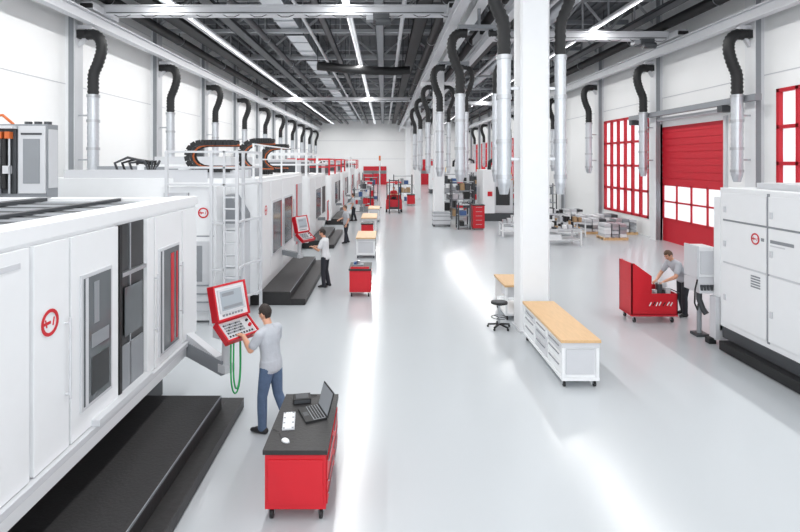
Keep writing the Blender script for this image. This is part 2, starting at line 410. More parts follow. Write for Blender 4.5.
# coolant / hydraulic unit behind machine 1
o=MB(); RX=-6.8; FY=10.5
o.box(-8.6,RX,FY,10.85,0,4.6,MGREY); o.box(RX,RX+0.015,FY+0.03,10.82,3.3,4.5,LGREY)
o.box(-7.36,RX-0.02,FY-0.04,FY,3.2,4.56,LGREY); o.box(-7.26,RX-0.12,FY-0.05,FY-0.04,3.4,4.3,MGREY); o.box(-7.3,RX-0.08,FY-0.055,FY-0.04,4.38,4.42,DGREY)
o.box(-8.5,-7.4,FY-0.04,FY,3.2,4.5,DGREY)
for i in range(7): o.cyl((-8.1+i*0.1,FY-0.09,3.2+0.1*(i%2)),(-8.1+i*0.1,FY-0.09,4.3),0.025+0.012*(i%3),BLACK if i%2 else STEEL,n=8)
for i in range(5): o.box(-8.2+i*0.16,-8.1+i*0.16,FY-0.15,FY-0.04,4.3,4.44,ORANGE)
for i in range(4): o.box(-8.2+i*0.2,-8.08+i*0.2,FY-0.15,FY-0.04,3.6,3.76,LGREY)
o.box(-8.5,-7.38,FY-0.18,FY,4.5,4.56,LGREY)
for i in range(3): o.cyl((-7.3+i*0.2,10.68,4.6),(-7.3+i*0.2,10.68,4.66),0.07,DGREY)
o.tube([(-8.2,10.6,4.6),(-8.1,10.5,4.75),(-7.7,10.5,4.78),(-7.55,10.6,4.6)],0.03,ORANGE,8)
o.build('coolant_unit',0.006)
def console(name,loc,rotz,armto=None,big=True):
    o=MB()
    def panel(c,w,h,tilt,thick,parts):
        T0=o.T; o.T=Matrix.Translation(c)@Matrix.Rotation(tilt,4,'X')
        o.box(-w/2,w/2,0,thick,-h/2,h/2,WHITE)
        e=0.028
        o.box(-w/2-e,-w/2,-0.02,thick,-h/2-e,h/2+e,RED); o.box(w/2,w/2+e,-0.02,thick,-h/2-e,h/2+e,RED)
        o.box(-w/2,w/2,-0.02,thick,h/2,h/2+e,RED); o.box(-w/2,w/2,-0.02,thick,-h/2-e,-h/2,RED)
        parts(); o.T=T0
    def up():
        o.box(-0.23,0.23,-0.02,0,-0.15,0.19,LGREY); o.box(-0.195,0.195,-0.024,-0.02,-0.12,0.16,SCREEN)
        o.box(-0.17,0.05,-0.026,-0.024,0.08,0.13,MGREY); o.box(-0.17,0.17,-0.026,-0.024,-0.1,-0.06,MGREY)
        for i in range(7): o.box(-0.19+i*0.055,-0.155+i*0.055,-0.012,0,-0.2,-0.17,MGREY)
    panel(Vector((0,0.03,1.78)),0.54,0.46,math.radians(-14),0.12,up)
    def lo():
        o.box(-0.25,0.25,-0.006,0,-0.13,0.13,LGREY)
        for i in range(9):
            for j in range(4): o.box(-0.22+i*0.036,-0.195+i*0.036,-0.016,-0.006,0.1-j*0.045-0.028,0.1-j*0.045,MGREY if (i+j)%3 else DGREY)
        o.cyl((0.2,-0.006,-0.02),(0.2,-0.04,-0.02),0.025,RED); o.cyl((0.2,-0.006,0.07),(0.2,-0.03,0.07),0.02,BLACK)
        for i in range(9): o.box(-0.22+i*0.05,-0.195+i*0.05,-0.016,-0.006,-0.12,-0.095,BLACK)
    panel(Vector((0,-0.12,1.40)),0.54,0.30,math.radians(-52),0.08,lo)
    o.box(-0.2,0.2,0.04,0.2,1.25,1.7,LGREY)
    o.cyl((0,0.14,0.78),(0,0.14,1.3),0.06,LGREY); o.box(-0.09,0.09,0.06,0.22,0.7,0.82,LGREY)
    return o
M1=Matrix.Translation((-2.25,7.72,0))@Matrix.Rotation(math.radians(56),4,'Z')
o=console('c',None,0)
inv=M1.inverted()
p0=inv@Vector((-3.13,8.35,0.86)); p1=inv@Vector((-2.37,7.8,0.76))
o.beam(p0,p1,0.16,0.22,MGREY); o.beam(p0+Vector((0,0,0.18)),p1+Vector((0,0,0.02)),0.12,0.12,LGREY)
for (dx,zb_,wd) in ((0.0,0.48,0.13),(0.02,0.54,0.10)):
    lp=[]
    for i in range(17):
        t=i/16; a=math.pi*t
        lp.append((-0.08+dx-wd*math.cos(a),-0.22+0.1*t,1.24-(1.24-zb_)*math.sin(a)**0.55))
    o.tube(lp,0.012,GREEN,8)
ob=o.build('control_console',0.004); ob.matrix_world=M1

def platform(x0,x1,xs,y0,y1):
    o=MB(); o.box(x0,x1,y0,y1-0.35,0.02,0.34,PLATF); o.box(x0,x1-0.0,y0,y1-0.35,0.34,0.36,BLKTOP)
    o.box(x1,xs,y0,y1,0.02,0.17,PLATF); o.box(x0,x1,y1-0.35,y1,0.02,0.17,PLATF); o.box(x0+0.02,xs-0.02,y0,y1-0.02,0,0.02,BLACK)
    o.box(x1-0.012,x1,y0,y1-0.35,0.33,0.365,MGREY)
    o.build('step_platform',0.006)
platform(-3.62,-2.42,-2.18,3.4,8.1)

# machine 2
o=MB(); XF=-3.3; A,B=13.6,20.8
o.box(-9.0,XF,A,B,0.35,3.4,WHITE); o.box(-8.9,XF-0.45,A+0.1,B-0.1,0,0.35,DGREY)
for (a,b) in ((A+0.05,14.9),(14.95,16.6),(16.65,18.6),(18.65,20.7)): o.box(XF,XF+0.05,a,b,0.6,3.3,WHITE)
for (a,b) in ((15.15,16.4),(16.9,18.3)):
    o.box(XF+0.05,XF+0.07,a-0.06,b+0.06,1.1,2.7,LGREY); o.box(XF+0.07,XF+0.078,a,b,1.16,2.64,GLASSD)
    o.box(XF+0.078,XF+0.085,b-0.12,b-0.05,1.2,2.6,RED)
    o.cyl((XF+0.1,b+0.16,1.2),(XF+0.1,b+0.16,2.5),0.02,STEEL,n=8)
o.box(XF+0.05,XF+0.08,19.0,20.4,0.8,3.0,LGREY); o.box(XF+0.08,XF+0.1,19.1,19.25,0.8,3.0,RED)
logo(o,(XF+0.052,14.3,2.5),(1,0,0),0.16)
# near end cabinets
o.box(-6.4,-5.35,12.5,A,0,2.7,WHITE); o.box(-5.3,-4.0,12.4,A,0.05,3.25,WHITE); o.box(-5.25,-4.68,12.38,12.4,0.3,3.1,LGREY); o.box(-4.63,-4.05,12.38,12.4,0.3,3.1,WHITE)
logo(o,(-4.3,12.375,2.62),(0,-1,0),0.15)
o.box(-4.66,-4.645,12.37,12.4,0.3,3.1,MGREY); o.box(-5.25,-4.05,12.37,12.38,2.05,2.08,MGREY)
o.box(-4.55,-4.1,12.3,12.38,0.3,1.95,LGREY); o.box(-4.5,-4.3,12.29,12.3,1.0,1.85,MGREY)
for z in (0.5,0.7,0.9): o.box(-4.5,-4.15,12.28,12.3,z,z+0.03,MGREY)
o.box(-4.0,-3.5,12.9,A,0.1,2.3,LGREY); o.box(-3.98,-3.52,12.88,12.9,1.0,2.2,WHITE); o.box(-5.9,-5.5,12.47,12.5,0.5,2.4,LGREY)
o.prism([(-4.0,2.3),(-3.5,2.3),(-3.5,2.5),(-3.8,3.0),(-4.0,3.0)],'y',12.9,A,MGREY)
for z in (1.2,1.5,1.8,2.1): o.box(-3.9,-3.6,12.865,12.88,z,z+0.04,MGREY)
# service frame + ladder
for (x,y) in ((-4.05,12.2),(-3.45,12.2),(-3.45,12.75),(-3.2,13.5),(-5.1,12.2)):
    o.beam((x,y,0),(x,y,4.1),0.07,0.07,LGREY)
for z in (3.3,3.7,4.07):
    o.beam((-5.1,12.2,z),(-3.45,12.2,z),0.05,0.05,LGREY); o.beam((-3.45,12.2,z),(-3.2,13.5,z),0.05,0.05,LGREY)
for i in range(13): o.beam((-3.75,12.2,0.3+i*0.27),(-3.45,12.2,0.3+i*0.27),0.035,0.035,LGREY)
o.beam((-3.75,12.2,0),(-3.75,12.2,4.1),0.05,0.05,LGREY)
for z in (0.5,1.3,2.4): o.beam((-4.05,12.2,z),(-3.75,12.2,z),0.05,0.05,LGREY); o.beam((-3.45,12.2,z),(-3.45,12.75,z),0.05,0.05,LGREY); o.beam((-3.45,12.75,z),(-3.2,13.5,z),0.05,0.05,LGREY)
o.box(-4.95,-4.15,12.22,12.24,3.35,3.65,LGREY)
# top equipment
o.box(-8.5,-3.6,A+0.2,A+0.5,3.4,3.62,LGREY); o.box(-8.5,-3.8,15.4,15.8,3.4,3.7,MGREY); o.box(-6.6,-5.2,13.9,15.2,3.4,3.75,WHITE); o.box(-6.4,-5.5,13.88,13.9,3.45,3.7,MGREY)
uchain(o,-5.2,-3.95,13.95,3.62,4.35,0.5); uchain(o,-4.5,-3.5,16.4,3.5,4.5,0.5,BLACK); uchain(o,-4.4,-3.5,18.9,3.5,4.4,0.5,BLACK)
for i in range(5): o.tube([(-7.2+i*0.2,14.2,3.4),(-7.3+i*0.2,14.1,3.8),(-6.9+i*0.2,14,3.95-0.05*i),(-6.4+i*0.1,13.9,3.85),(-6.2,13.9,3.4)],0.035,BLACK if i%2 else DGREY,8)
for y in (14.6,17.5,20.4): o.beam((-3.45,y,3.4),(-3.45,y,4.3),0.05,0.05,WHITE)
o.beam((-3.45,13.7,4.3),(-3.45,20.4,4.3),0.04,0.04,WHITE); o.beam((-3.45,13.7,3.9),(-3.45,20.4,3.9),0.04,0.04,WHITE); o.beam((-3.45,13.75,3.4),(-3.45,13.75,4.3),0.05,0.05,WHITE)
o.box(-7.5,-5.0,17,20,3.4,4.0,LGREY); o.cyl((-6.5,18,4.0),(-6.5,18,4.4),0.25,DGREY)
o.build('machining_center',0.008)
platform(-3.7,-2.5,-2.1,13.9,19.4)
M2=Matrix.Translation((-2.55,16.35,0.1))@Matrix.Rotation(math.radians(60),4,'Z')
o=console('c',None,0); inv=M2.inverted()
o.beam(inv@Vector((-3.24,16.65,0.95)),inv@Vector((-2.7,16.4,0.88)),0.14,0.16,MGREY)
ob=o.build('control_console'); ob.matrix_world=M2
# further machines
def far_machine(A,B,XF,redtop,ztop=3.2):
    o=MB(); o.box(-8.8,XF,A,B,0.3,ztop,WHITE); o.box(-8.6,XF-0.4,A+0.1,B-0.1,0,0.3,DGREY)
    L=B-A
    o.box(XF,XF+0.05,A+0.1,A+L*0.3,0.5,ztop-0.1,WHITE); o.box(XF,XF+0.05,A+L*0.32,A+L*0.68,0.5,ztop-0.1,WHITE); o.box(XF,XF+0.05,A+L*0.7,B-0.1,0.5,ztop-0.1,WHITE)
    o.box(XF+0.05,XF+0.06,A+L*0.36,A+L*0.64,1.1,2.5,GLASSD); o.box(XF+0.05,XF+0.06,A+L*0.74,B-0.3,1.1,2.5,DARKIN)
    o.box(XF-1.6,XF-0.3,A-0.03,A,0.6,2.6,LGREY); o.box(XF-1.4,XF-0.5,A-0.05,A-0.03,1.3,2.3,GLASSD)
    logo(o,(XF-2.2,A-0.01,2.5),(0,-1,0),0.2)
    for (x,y) in ((XF-0.1,A+0.1),(XF-2.6,A+0.1),(XF-0.1,A+L*0.6),(XF-2.6,A+L*0.6)): o.beam((x,y,ztop),(x,y,ztop+1.0),0.1,0.1,redtop)
    for z in (ztop+0.98,ztop+0.5):
        o.beam((XF-0.1,A+0.1,z),(XF-2.6,A+0.1,z),0.08,0.08,redtop); o.beam((XF-0.1,A+0.1,z),(XF-0.1,A+L*0.6,z),0.08,0.08,redtop)
        o.beam((XF-2.6,A+L*0.6,z),(XF-0.1,A+L*0.6,z),0.08,0.08,redtop)
    o.box(XF-2.4,XF-0.4,A+0.4,A+L*0.5,ztop,ztop+0.7,LGREY); o.box(XF-2.2,XF-0.6,A+0.38,A+0.4,ztop+0.1,ztop+0.6,DGREY)
    o.box(XF-0.4,XF-0.38,A+0.6,A+L*0.45,ztop+0.1,ztop+0.6,DGREY)
    uchain(o,XF-4.3,XF-3.0,A+1.2,ztop+0.15,ztop+0.8,0.5)
    o.box(XF+0.05,XF+0.5,A+L*0.45,A+L*0.45+0.12,0.95,1.1,MGREY); o.box(XF+0.45,XF+0.55,A+L*0.45-0.25,A+L*0.45+0.25,1.0,1.9,WHITE)
    o.box(XF+0.55,XF+0.57,A+L*0.45-0.28,A+L*0.45+0.28,0.97,1.93,RED); o.box(XF+0.57,XF+0.58,A+L*0.45-0.2,A+L*0.45+0.2,1.45,1.85,SCREEN)
    o.build('machining_center')
far_machine(22.6,29.0,-3.3,WHITE); platform(-3.6,-2.6,-2.2,22.9,28.0)
far_machine(31.2,37.6,-3.2,RED,3.0); platform(-3.5,-2.6,-2.2,31.5,36.5)
far_machine(40,46,-3.2,RED,3.0); far_machine(49,55,-3.2,WHITE,3.2); far_machine(58,64,-3.0,RED,3.0)

# right machine
o=MB(); XF=7.05
o.box(XF,12.2,2.5,10.9,0.42,3.3,WHITE); o.box(XF+0.25,12.0,2.7,10.7,0,0.42,DGREY)
o.box(XF-0.22,XF+0.24,2.7,10.6,0.02,0.2,BLACK); o.box(XF-0.02,XF+0.2,2.7,10.8,0.2,0.42,DGREY)
for (a,b) in ((2.6,7.6),(7.66,8.5),(8.56,9.5),(9.56,10.8)):
    o.box(XF-0.03,XF,a,b,0.55,1.75,WHITE); o.box(XF-0.03,XF,a,b,1.79,2.62,WHITE); o.box(XF-0.03,XF,a,b,2.66,3.2,WHITE)
for yy in (7.63,8.53,9.53): o.box(XF-0.012,XF,yy-0.03,yy+0.03,0.5,3.25,MGREY)
o.box(XF-0.01,XF,2.6,10.8,2.62,2.66,MGREY); o.box(XF-0.01,XF,2.6,10.8,1.75,1.79,LGREY)
logo(o,(XF-0.032,9.83,2.38),(-1,0,0),0.13)
o.box(XF-0.035,XF-0.03,9.6,9.68,2.36,2.42,MGREY)
o.box(XF-0.035,XF-0.03,8.9,9.45,2.36,2.42,MGREY); o.box(XF-0.035,XF-0.03,9.1,9.45,2.3,2.325,LGREY)
for k in range(5): o.box(XF-0.036,XF-0.03,9.7,9.95,1.45+k*0.05,1.48+k*0.05,MGREY)
for yy in (8.42,9.42,10.7):
    for z in (1.0,2.1,2.8): o.box(XF-0.05,XF-0.03,yy-0.03,yy+0.03,z,z+0.12,LGREY)
o.cyl((XF-0.07,8.68,1.4),(XF-0.07,8.68,2.2),0.014,LGREY,n=8); 
for z in (1.45,2.15): o.cyl((XF-0.07,8.68,z),(XF-0.02,8.68,z),0.012,LGREY,n=8)
o.box(XF+0.4,11,3,10.4,3.3,3.42,LGREY); o.box(XF+2.5,XF+4.2,8.5,10.4,3.42,3.6,LGREY)
o.box(XF-0.01,XF+1.6,10.9,11.1,0.3,3.1,WHITE); o.box(XF+0.2,XF+1.3,11.1,11.12,1.2,2.6,GLASSD)
o.box(XF-0.1,XF+0.3,10.9,11.1,0.1,1.0,LGREY); o.box(XF-0.2,XF-0.05,10.95,11.1,0.0,0.12,BLACK)
o.build('machining_center',0.008)
o=MB() # right console
o.T=Matrix.Translation((0.17,0.1,0))
o.box(6.6,6.95,11.1,11.55,1.35,2.0,WHITE); o.box(6.56,6.6,11.08,11.57,1.33,2.02,LGREY); o.box(6.64,6.91,11.07,11.1,1.42,1.92,LGREY)
o.prism([(11.02,1.02),(11.6,1.02),(11.6,1.3),(11.1,1.35)],'x',6.58,6.98,LGREY)
for i in range(5): o.box(6.61+i*0.07,6.66+i*0.07,11.02,11.06,1.08,1.2,DGREY)
o.tube([(6.8,11.4,1.02),(6.8,11.4,0.8),(6.85,11.35,0.6),(6.9,11.3,0.5)],0.06,DGREY,12)
o.cyl((6.8,11.4,0.62),(6.8,11.4,0.05),0.05,MGREY); o.box(6.68,6.95,11.28,11.55,0,0.06,DGREY)
o.tube([(6.58,11.1,1.3),(6.5,11.05,1.1),(6.52,11.1,0.8),(6.64,11.2,0.62),(6.75,11.35,0.7)],0.018,BLACK,8)
o.build('control_console',0.01)

# ---------------- CARTS / BENCHES ----------------
def caster(o,x,y,r=0.05):
    o.cyl((x-0.018,y,r),(x+0.018,y,r),r,BLACK,n=14); o.beam((x-0.028,y,r),(x-0.028,y,r*2.6),0.006,0.04,STEEL); o.beam((x+0.028,y,r),(x+0.028,y,r*2.6),0.006,0.04,STEEL); o.box(x-0.045,x+0.045,y-0.04,y+0.04,r*2.5,r*2.8,STEEL)
def redcart(x0,x1,y0,y1,h=0.78):
    o=MB()
    o.box(x0+0.02,x1-0.02,y0+0.02,y1-0.02,0.14,h-0.05,RED); o.box(x0,x1,y0,y1,h-0.05,h,BLKTOP)
    o.box(x0+0.02,x1-0.02,y0+0.02,y1-0.02,h-0.065,h-0.05,DRED)
    o.box(x0+0.05,x1-0.05,y0+0.008,y0+0.02,0.2,h-0.11,RED)
    L=(y1-y0-0.1)
    for i in range(2):
        a=y0+0.05+i*L/2; b=a+L/2-0.03; z=0.18
        for hh in (0.13,0.13,0.22):
            o.box(x1-0.02,x1-0.005,a,b,z,z+hh-0.015,RED); o.box(x1-0.005,x1+0.01,a+0.05,b-0.05,z+hh-0.05,z+hh-0.035,STEEL); z+=hh
    for x in (x0+0.08,x1-0.08):
        for y in (y0+0.1,y1-0.1): caster(o,x,y)
    return o
o=redcart(-1.29,-0.60,5.52,6.86); o.build('tool_cart',0.006)
o=redcart(-1.0,-0.36,14.7,15.7,0.8); 
o.box(-0.95,-0.42,14.72,14.74,0.8,0.86,RED); o.build('tool_cart',0.004)
o=MB(); o.box(-0.9,-0.6,15.0,15.3,0.8,0.86,MGREY); o.cyl((-0.75,15.2,0.86),(-0.75,15.2,0.95),0.05,STEEL); o.box(-0.88,-0.8,15.05,15.2,0.86,0.92,BLUE); o.build('tool_tray')
# laptop
o=MB(); o.box(-0.19,0.19,-0.13,0.13,0,0.024,BLACK); o.box(-0.18,0.18,-0.03,0.115,0.024,0.026,MGREY)
for i in range(12):
    for j in range(4): o.box(-0.172+i*0.029,-0.149+i*0.029,-0.02+j*0.033,0.004+j*0.033,0.026,0.029,BLACK)
o.box(-0.05,0.05,-0.11,-0.05,0.024,0.026,DGREY)
T0=o.T; o.T=Matrix.Translation((0,0.13,0.02))@Matrix.Rotation(math.radians(-16),4,'X'); o.box(-0.19,0.19,0,0.012,0,0.29,BLACK); o.box(-0.178,0.178,-0.003,0,0.018,0.275,MGREY); o.T=T0
ob=o.build('laptop'); ob.location=(-0.87,6.3,0.78); ob.rotation_euler=(0,0,math.radians(-66))
o=MB(); o.box(-0.2,0.2,-0.07,0.07,0,0.018,LGREY)
for i in range(13):
    for j in range(5): o.box(-0.192+i*0.03,-0.168+i*0.03,-0.062+j*0.025,-0.042+j*0.025,0.018,0.023,MGREY if j in(0,4) and i%4==0 else WHITE)
ob=o.build('keyboard',0.002); ob.location=(-1.12,6.13,0.78); ob.rotation_euler=(0,0,math.radians(-82))
o=MB(); o.ball((0,0,0.0),(0.035,0.058,0.034),WHITE,fn=lambda v:Vector((v.x,v.y,max(v.z,0)))); o.beam((0,0.02,0.032),(0,0.05,0.018),0.006,0.006,DGREY); o.tube([(0,0.055,0.006),(0.03,0.12,0.006),(0.08,0.2,0.006),(0.08,0.3,0.006)],0.003,BLACK,6)
ob=o.build('computer_mouse'); ob.location=(-1.08,5.7,0.78); ob.rotation_euler=(0,0,0.9)
o=MB(); o.box(-0.11,0.11,-0.09,0.09,0,0.06,BLACK); o.box(-0.1,0.1,-0.095,-0.09,0.01,0.05,DGREY); o.box(-0.08,0.08,-0.07,0.07,0.06,0.065,DGREY); o.tube([(0.05,0.09,0.02),(0.1,0.13,0.01),(0.2,0.1,0.01)],0.006,BLACK,6)
ob=o.build('docking_station',0.004); ob.location=(-1.05,6.66,0.78); ob.rotation_euler=(0,0,0.2)

def bench(x0,x1,y0,y1,h=0.82,full=True,wheels=True):
    o=MB(); o.box(x0-0.02,x1+0.02,y0-0.02,y1+0.02,h-0.05,h,WOOD)
    for x in (x0+0.03,x1-0.03):
        for y in (y0+0.03,y1-0.03): o.beam((x,y,0.12),(x,y,h-0.05),0.05,0.05,WHITE)
    o.box(x0,x1,y0,y1,0.12,0.17,WHITE)
    if full:
        o.box(x0+0.02,x1-0.02,y0+0.04,y1-0.04,0.17,h-0.09,WHITE); o.box(x0,x1,y0,y0+0.02,h-0.14,h-0.05,LGREY)
        n=3; L=(y1-y0-0.1)/n
        for i in range(n):
            a=y0+0.06+i*L; b=a+L-0.04; z=0.2
            for hh in (0.2,0.18,0.14):
                for xx,s in ((x0+0.02,-1),(x1-0.02,1)):
                    xa,xb=sorted((xx,xx+0.015*s)); o.box(xa,xb,a,b,z,z+hh-0.02,LGREY if (i+int(z*10))%2 else WHITE)
                    xa,xb=sorted((xx+0.015*s,xx+0.035*s)); o.box(xa,xb,a+0.1,b-0.1,z+hh-0.06,z+hh-0.045,MGREY)
                z+=hh
        o.box(x0+0.08,x1-0.08,y0+0.025,y0+0.04,0.22,h-0.18,LGREY)
        o.cyl((x1+0.015,y0+0.1,h-0.2),(x1+0.015,y1-0.1,h-0.2),0.012,STEEL,n=8)
    else:
        o.box(x0+0.03,x1-0.03,y1-0.05,y1-0.03,0.3,h-0.05,WHITE); o.box(x0+0.02,x1-0.02,y0+0.04,y0+0.5,h-0.3,h-0.05,LGREY)
    for x in (x0+0.06,x1-0.06):
        for y in (y0+0.08,y1-0.08): caster(o,x,y,0.045)
    return o
bench(3.02,3.66,8.82,11.25).build('workbench',0.005)
bench(2.93,3.7,12.55,13.75,0.86,False).build('workbench',0.005)
bench(-1.1,-0.35,20.6,22.6,0.82).build('workbench',0.005)
bench(-1.2,-0.4,27.6,30,0.85).build('workbench')
bench(-1.0,-0.3,33,35,0.85).build('workbench')
redcart(-1.1,-0.5,24.6,25.4,0.9).build('tool_cart')
# stool
o=MB(); c=(2.66,12.0)
for k in range(5):
    a=2*math.pi*k/5+0.3; o.beam((c[0],c[1],0.1),(c[0]+0.26*math.cos(a),c[1]+0.26*math.sin(a),0.07),0.04,0.03,BLACK); o.ball((c[0]+0.26*math.cos(a),c[1]+0.26*math.sin(a),0.028),0.028,BLACK)
o.cyl((c[0],c[1],0.08),(c[0],c[1],0.55),0.025,STEEL); o.cyl((c[0],c[1],0.57),(c[0],c[1],0.61),0.19,BLACK,n=24); o.cyl((c[0],c[1],0.61),(c[0],c[1],0.62),0.15,DGREY,n=24); o.cyl((c[0],c[1],0.54),(c[0],c[1],0.57),0.1,BLACK)
o.ring((c[0],c[1],0.25),(0,0,1),0.19,0.03,BLACK)
for k in range(3):
    a=k*2.09; o.beam((c[0],c[1],0.25),(c[0]+0.17*math.cos(a),c[1]+0.17*math.sin(a),0.25),0.015,0.015,BLACK)
o.build('swivel_stool')

# right red cart with open lid
o=MB(); X0,X1,Y0,Y1=5.88,6.98,12.35,13.0
o.box(X0,X1,Y0,Y0+0.03,0.2,0.7,RED); o.box(X0,X1,Y1-0.03,Y1,0.2,0.78,RED); o.box(X0,X0+0.03,Y0,Y1,0.2,0.9,RED); o.box(X1-0.03,X1,Y0,Y1,0.2,0.7,RED)
o.box(X0,X1,Y0,Y1,0.16,0.22,DRED); o.box(X0+0.03,X1-0.03,Y0+0.03,Y1-0.03,0.5,0.55,DGREY)
o.prism([(X0,0.7),(X0,1.42),(X0+0.06,1.42),(X0+0.48,1.12),(X0+0.48,0.7)],'y',Y0,Y0+0.03,RED)
o.prism([(X0,0.9),(X0,1.42),(X0+0.06,1.42),(X0+0.4,1.2),(X0+0.4,0.78)],'y',Y1-0.03,Y1,RED)
o.box(X0,X0+0.03,Y0,Y1,0.9,1.42,RED)
for z in (0.3,): o.box(X0+0.04,X1-0.04,Y0-0.006,Y0,z-0.02,z-0.008,DRED)
for (xa,xb,z,m) in ((0.42,0.47,0.44,WHITE),(0.5,0.56,0.45,BLACK),(0.58,0.62,0.44,WHITE),(0.65,0.7,0.45,WHITE),(0.74,0.8,0.44,BLACK),(0.84,0.9,0.45,WHITE),(0.92,0.97,0.44,WHITE)): o.beam((X0+xa,Y0-0.004,z-0.03),(X0+xb,Y0-0.004,z+0.06),0.004,0.025,m)
for i in range(14):
    x=X0+0.5+random.random()*0.5; y=Y0+0.12+random.random()*0.4; hh=0.12+random.random()*0.24
    if i%2: o.cyl((x,y,0.55),(x,y,0.55+hh),0.035,STEEL if i%3 else BLACK)
    else: o.box(x-0.05,x+0.05,y-0.04,y+0.04,0.55,0.55+hh,DGREY if i%4 else LGREY)
for x in (X0+0.1,X1-0.1):
    for y in (Y0+0.08,Y1-0.08): caster(o,x,y,0.06)
o.tube([(X1,Y0+0.08,0.66),(X1+0.08,Y0+0.08,0.7),(X1+0.08,Y1-0.08,0.7),(X1,Y1-0.08,0.66)],0.015,BLACK,8)
o.build('tool_cart',0.005)

# ------------- RIGHT BAY BACKGROUND -------------
def table_parts(x0,x1,y0,y1,h,seed):
    random.seed(seed); o=MB()
    o.box(x0,x1,y0,y1,h-0.05,h,LGREY)
    for x in (x0+0.04,x1-0.04):
        for y in (y0+0.04,y1-0.04): o.beam((x,y,0),(x,y,h-0.05),0.06,0.06,WHITE)
    o.box(x0+0.04,x1-0.04,y0+0.04,y1-0.04,0.25,0.28,WHITE)
    o.box(x0+0.15,x0+0.7,y0+0.1,y1-0.2,0.28,0.5,WHITE)
    o.build('assembly_table'); o=MB()
    x=x0+0.08
    o.box(x0+0.05,x1-0.05,y0+0.1,y1-0.1,h,h+0.012,MGREY)
    while x<x1-0.25:
        y=y0+0.15
        while y<y1-0.3:
            k=random.random(); hh=0.08+0.22*random.random()
            m=random.choice([WHITE,STEEL,LGREY,DGREY,BROWN,BLACK])
            if k<0.5: o.box(x,x+0.16,y,y+0.22,h+0.012,h+hh,m)
            elif k<0.8: o.cyl((x+0.08,y+0.1,h+0.012),(x+0.08,y+0.1,h+hh),0.06,m)
            y+=0.35
        x+=0.24
    o.build('machine_parts')
table_parts(7.4,9.0,23.6,24.8,0.75,1); table_parts(8.1,10.2,26.2,27.4,0.75,2); table_parts(7.2,8.6,28.6,29.6,0.8,3); table_parts(9.3,10.6,30,31,0.8,4); table_parts(6.0,7.3,26.4,27.2,0.7,9)
def pallet(x0,y0,kind,seed):
    random.seed(seed); o=MB(); W,D=1.2,0.9
    for i in range(5): o.box(x0+i*0.27,x0+i*0.27+0.12,y0,y0+D,0.1,0.13,WOOD)
    for y in (y0,y0+D/2-0.05,y0+D-0.1): o.box(x0,x0+W,y,y+0.1,0,0.1,WOOD)
    for i in range(4):
        for j in range(3):
            z=0.13+0.17*i
            m=random.choice([STEEL,LGREY,MGREY,WHITE,DGREY])
            o.box(x0+0.05+j*0.38,x0+0.37+j*0.38,y0+0.05,y0+D-0.08,z,z+0.13+0.04*random.random(),m)
    o.build('pallet_with_parts')
pallet(10.7,25.3,1,1); pallet(10.6,27.4,1,3); pallet(12.1,27.2,1,4); pallet(11.0,29.2,1,5); pallet(12.2,29.6,1,6); pallet(9.8,32.5,1,8); pallet(11.5,33,1,9)
def rack(x0,x1,y0,y1,h,n,seed,nm='storage_rack',cols=None):
    random.seed(seed); o=MB(); cols=cols or [RED,BLACK,MGREY,BLUE,BROWN,WHITE,DGREY,STEEL]
    for x in (x0,x1):
        for y in (y0,y1): o.beam((x,y,0),(x,y,h),0.07,0.07,DGREY)
    for k in range(n):
        z=0.15+k*(h-0.3)/(n-1); o.box(x0,x1,y0,y1,z,z+0.04,MGREY)
        if k<n-1:
            x=x0+0.1; gap=(h-0.3)/(n-1)
            while x<x1-0.3:
                w=0.15+random.random()*0.25; hh=gap*(0.35+random.random()*0.5)
                if random.random()<0.85: o.box(x,x+w,y0+0.05,y1-0.1,z+0.04,z+0.04+hh,random.choice(cols))
                x+=w+0.05
    o.build(nm)
rack(4.5,6.0,34.5,35.3,2.6,5,1); rack(4.4,6.6,38.5,39.3,3.0,5,2); rack(6.9,9.0,41,41.8,2.8,5,3); rack(9.5,12,43,43.8,2.6,5,6); rack(0.9,2.6,48,48.8,2.6,4,4); rack(-1.9,-0.6,50,50.8,2.4,4,5)
rack(4.2,4.85,29.3,30.2,1.5,3,7); rack(9.6,12.6,38,38.8,2.2,4,14)
o=MB(); o.box(5.0,5.65,29.2,29.9,0.08,1.35,RED); 
for i in range(5): o.box(5.04,5.61,29.18,29.2,0.14+i*0.24,0.34+i*0.24,RED); o.box(5.15,5.5,29.16,29.18,0.29+i*0.24,0.31+i*0.24,STEEL)
o.box(4.98,5.67,29.18,29.92,1.35,1.4,BLACK)
for x in (5.08,5.57):
    for y in (29.3,29.8): caster(o,x,y,0.03)
o.build('tool_cabinet')
def mill(x,y):
    o=MB(); o.box(x,x+2.0,y,y+2.2,0,0.5,DGREY); o.box(x,x+0.75,y,y+2.2,0.5,3.3,WHITE); o.box(x+0.75,x+2.0,y+0.3,y+2.2,0.5,2.6,LGREY)
    o.box(x+0.1,x+0.65,y-0.02,y,0.8,2.9,WHITE); o.box(x+0.9,x+1.8,y+0.27,y+0.3,1.0,2.2,DARKIN); o.box(x+0.9,x+1.7,y+0.7,y+1.6,2.6,3.6,WHITE)
    o.tube([(x+0.5,y+0.5,3.3),(x+0.5,y+0.3,3.8),(x+0.9,y+0.3,4.1),(x+1.4,y+0.6,3.9),(x+1.5,y+0.9,3.6)],0.12,BLACK,10)
    o.box(x+0.3,x+0.6,y-0.04,y-0.02,1.6,1.9,RED); o.cyl((x+1.9,y+0.4,2.6),(x+1.9,y+0.4,3.1),0.04,YEL)
    o.build('milling_machine')
mill(6.35,33.4); mill(9.6,47); mill(6.5,52); mill(9,60); mill(5.5,62)
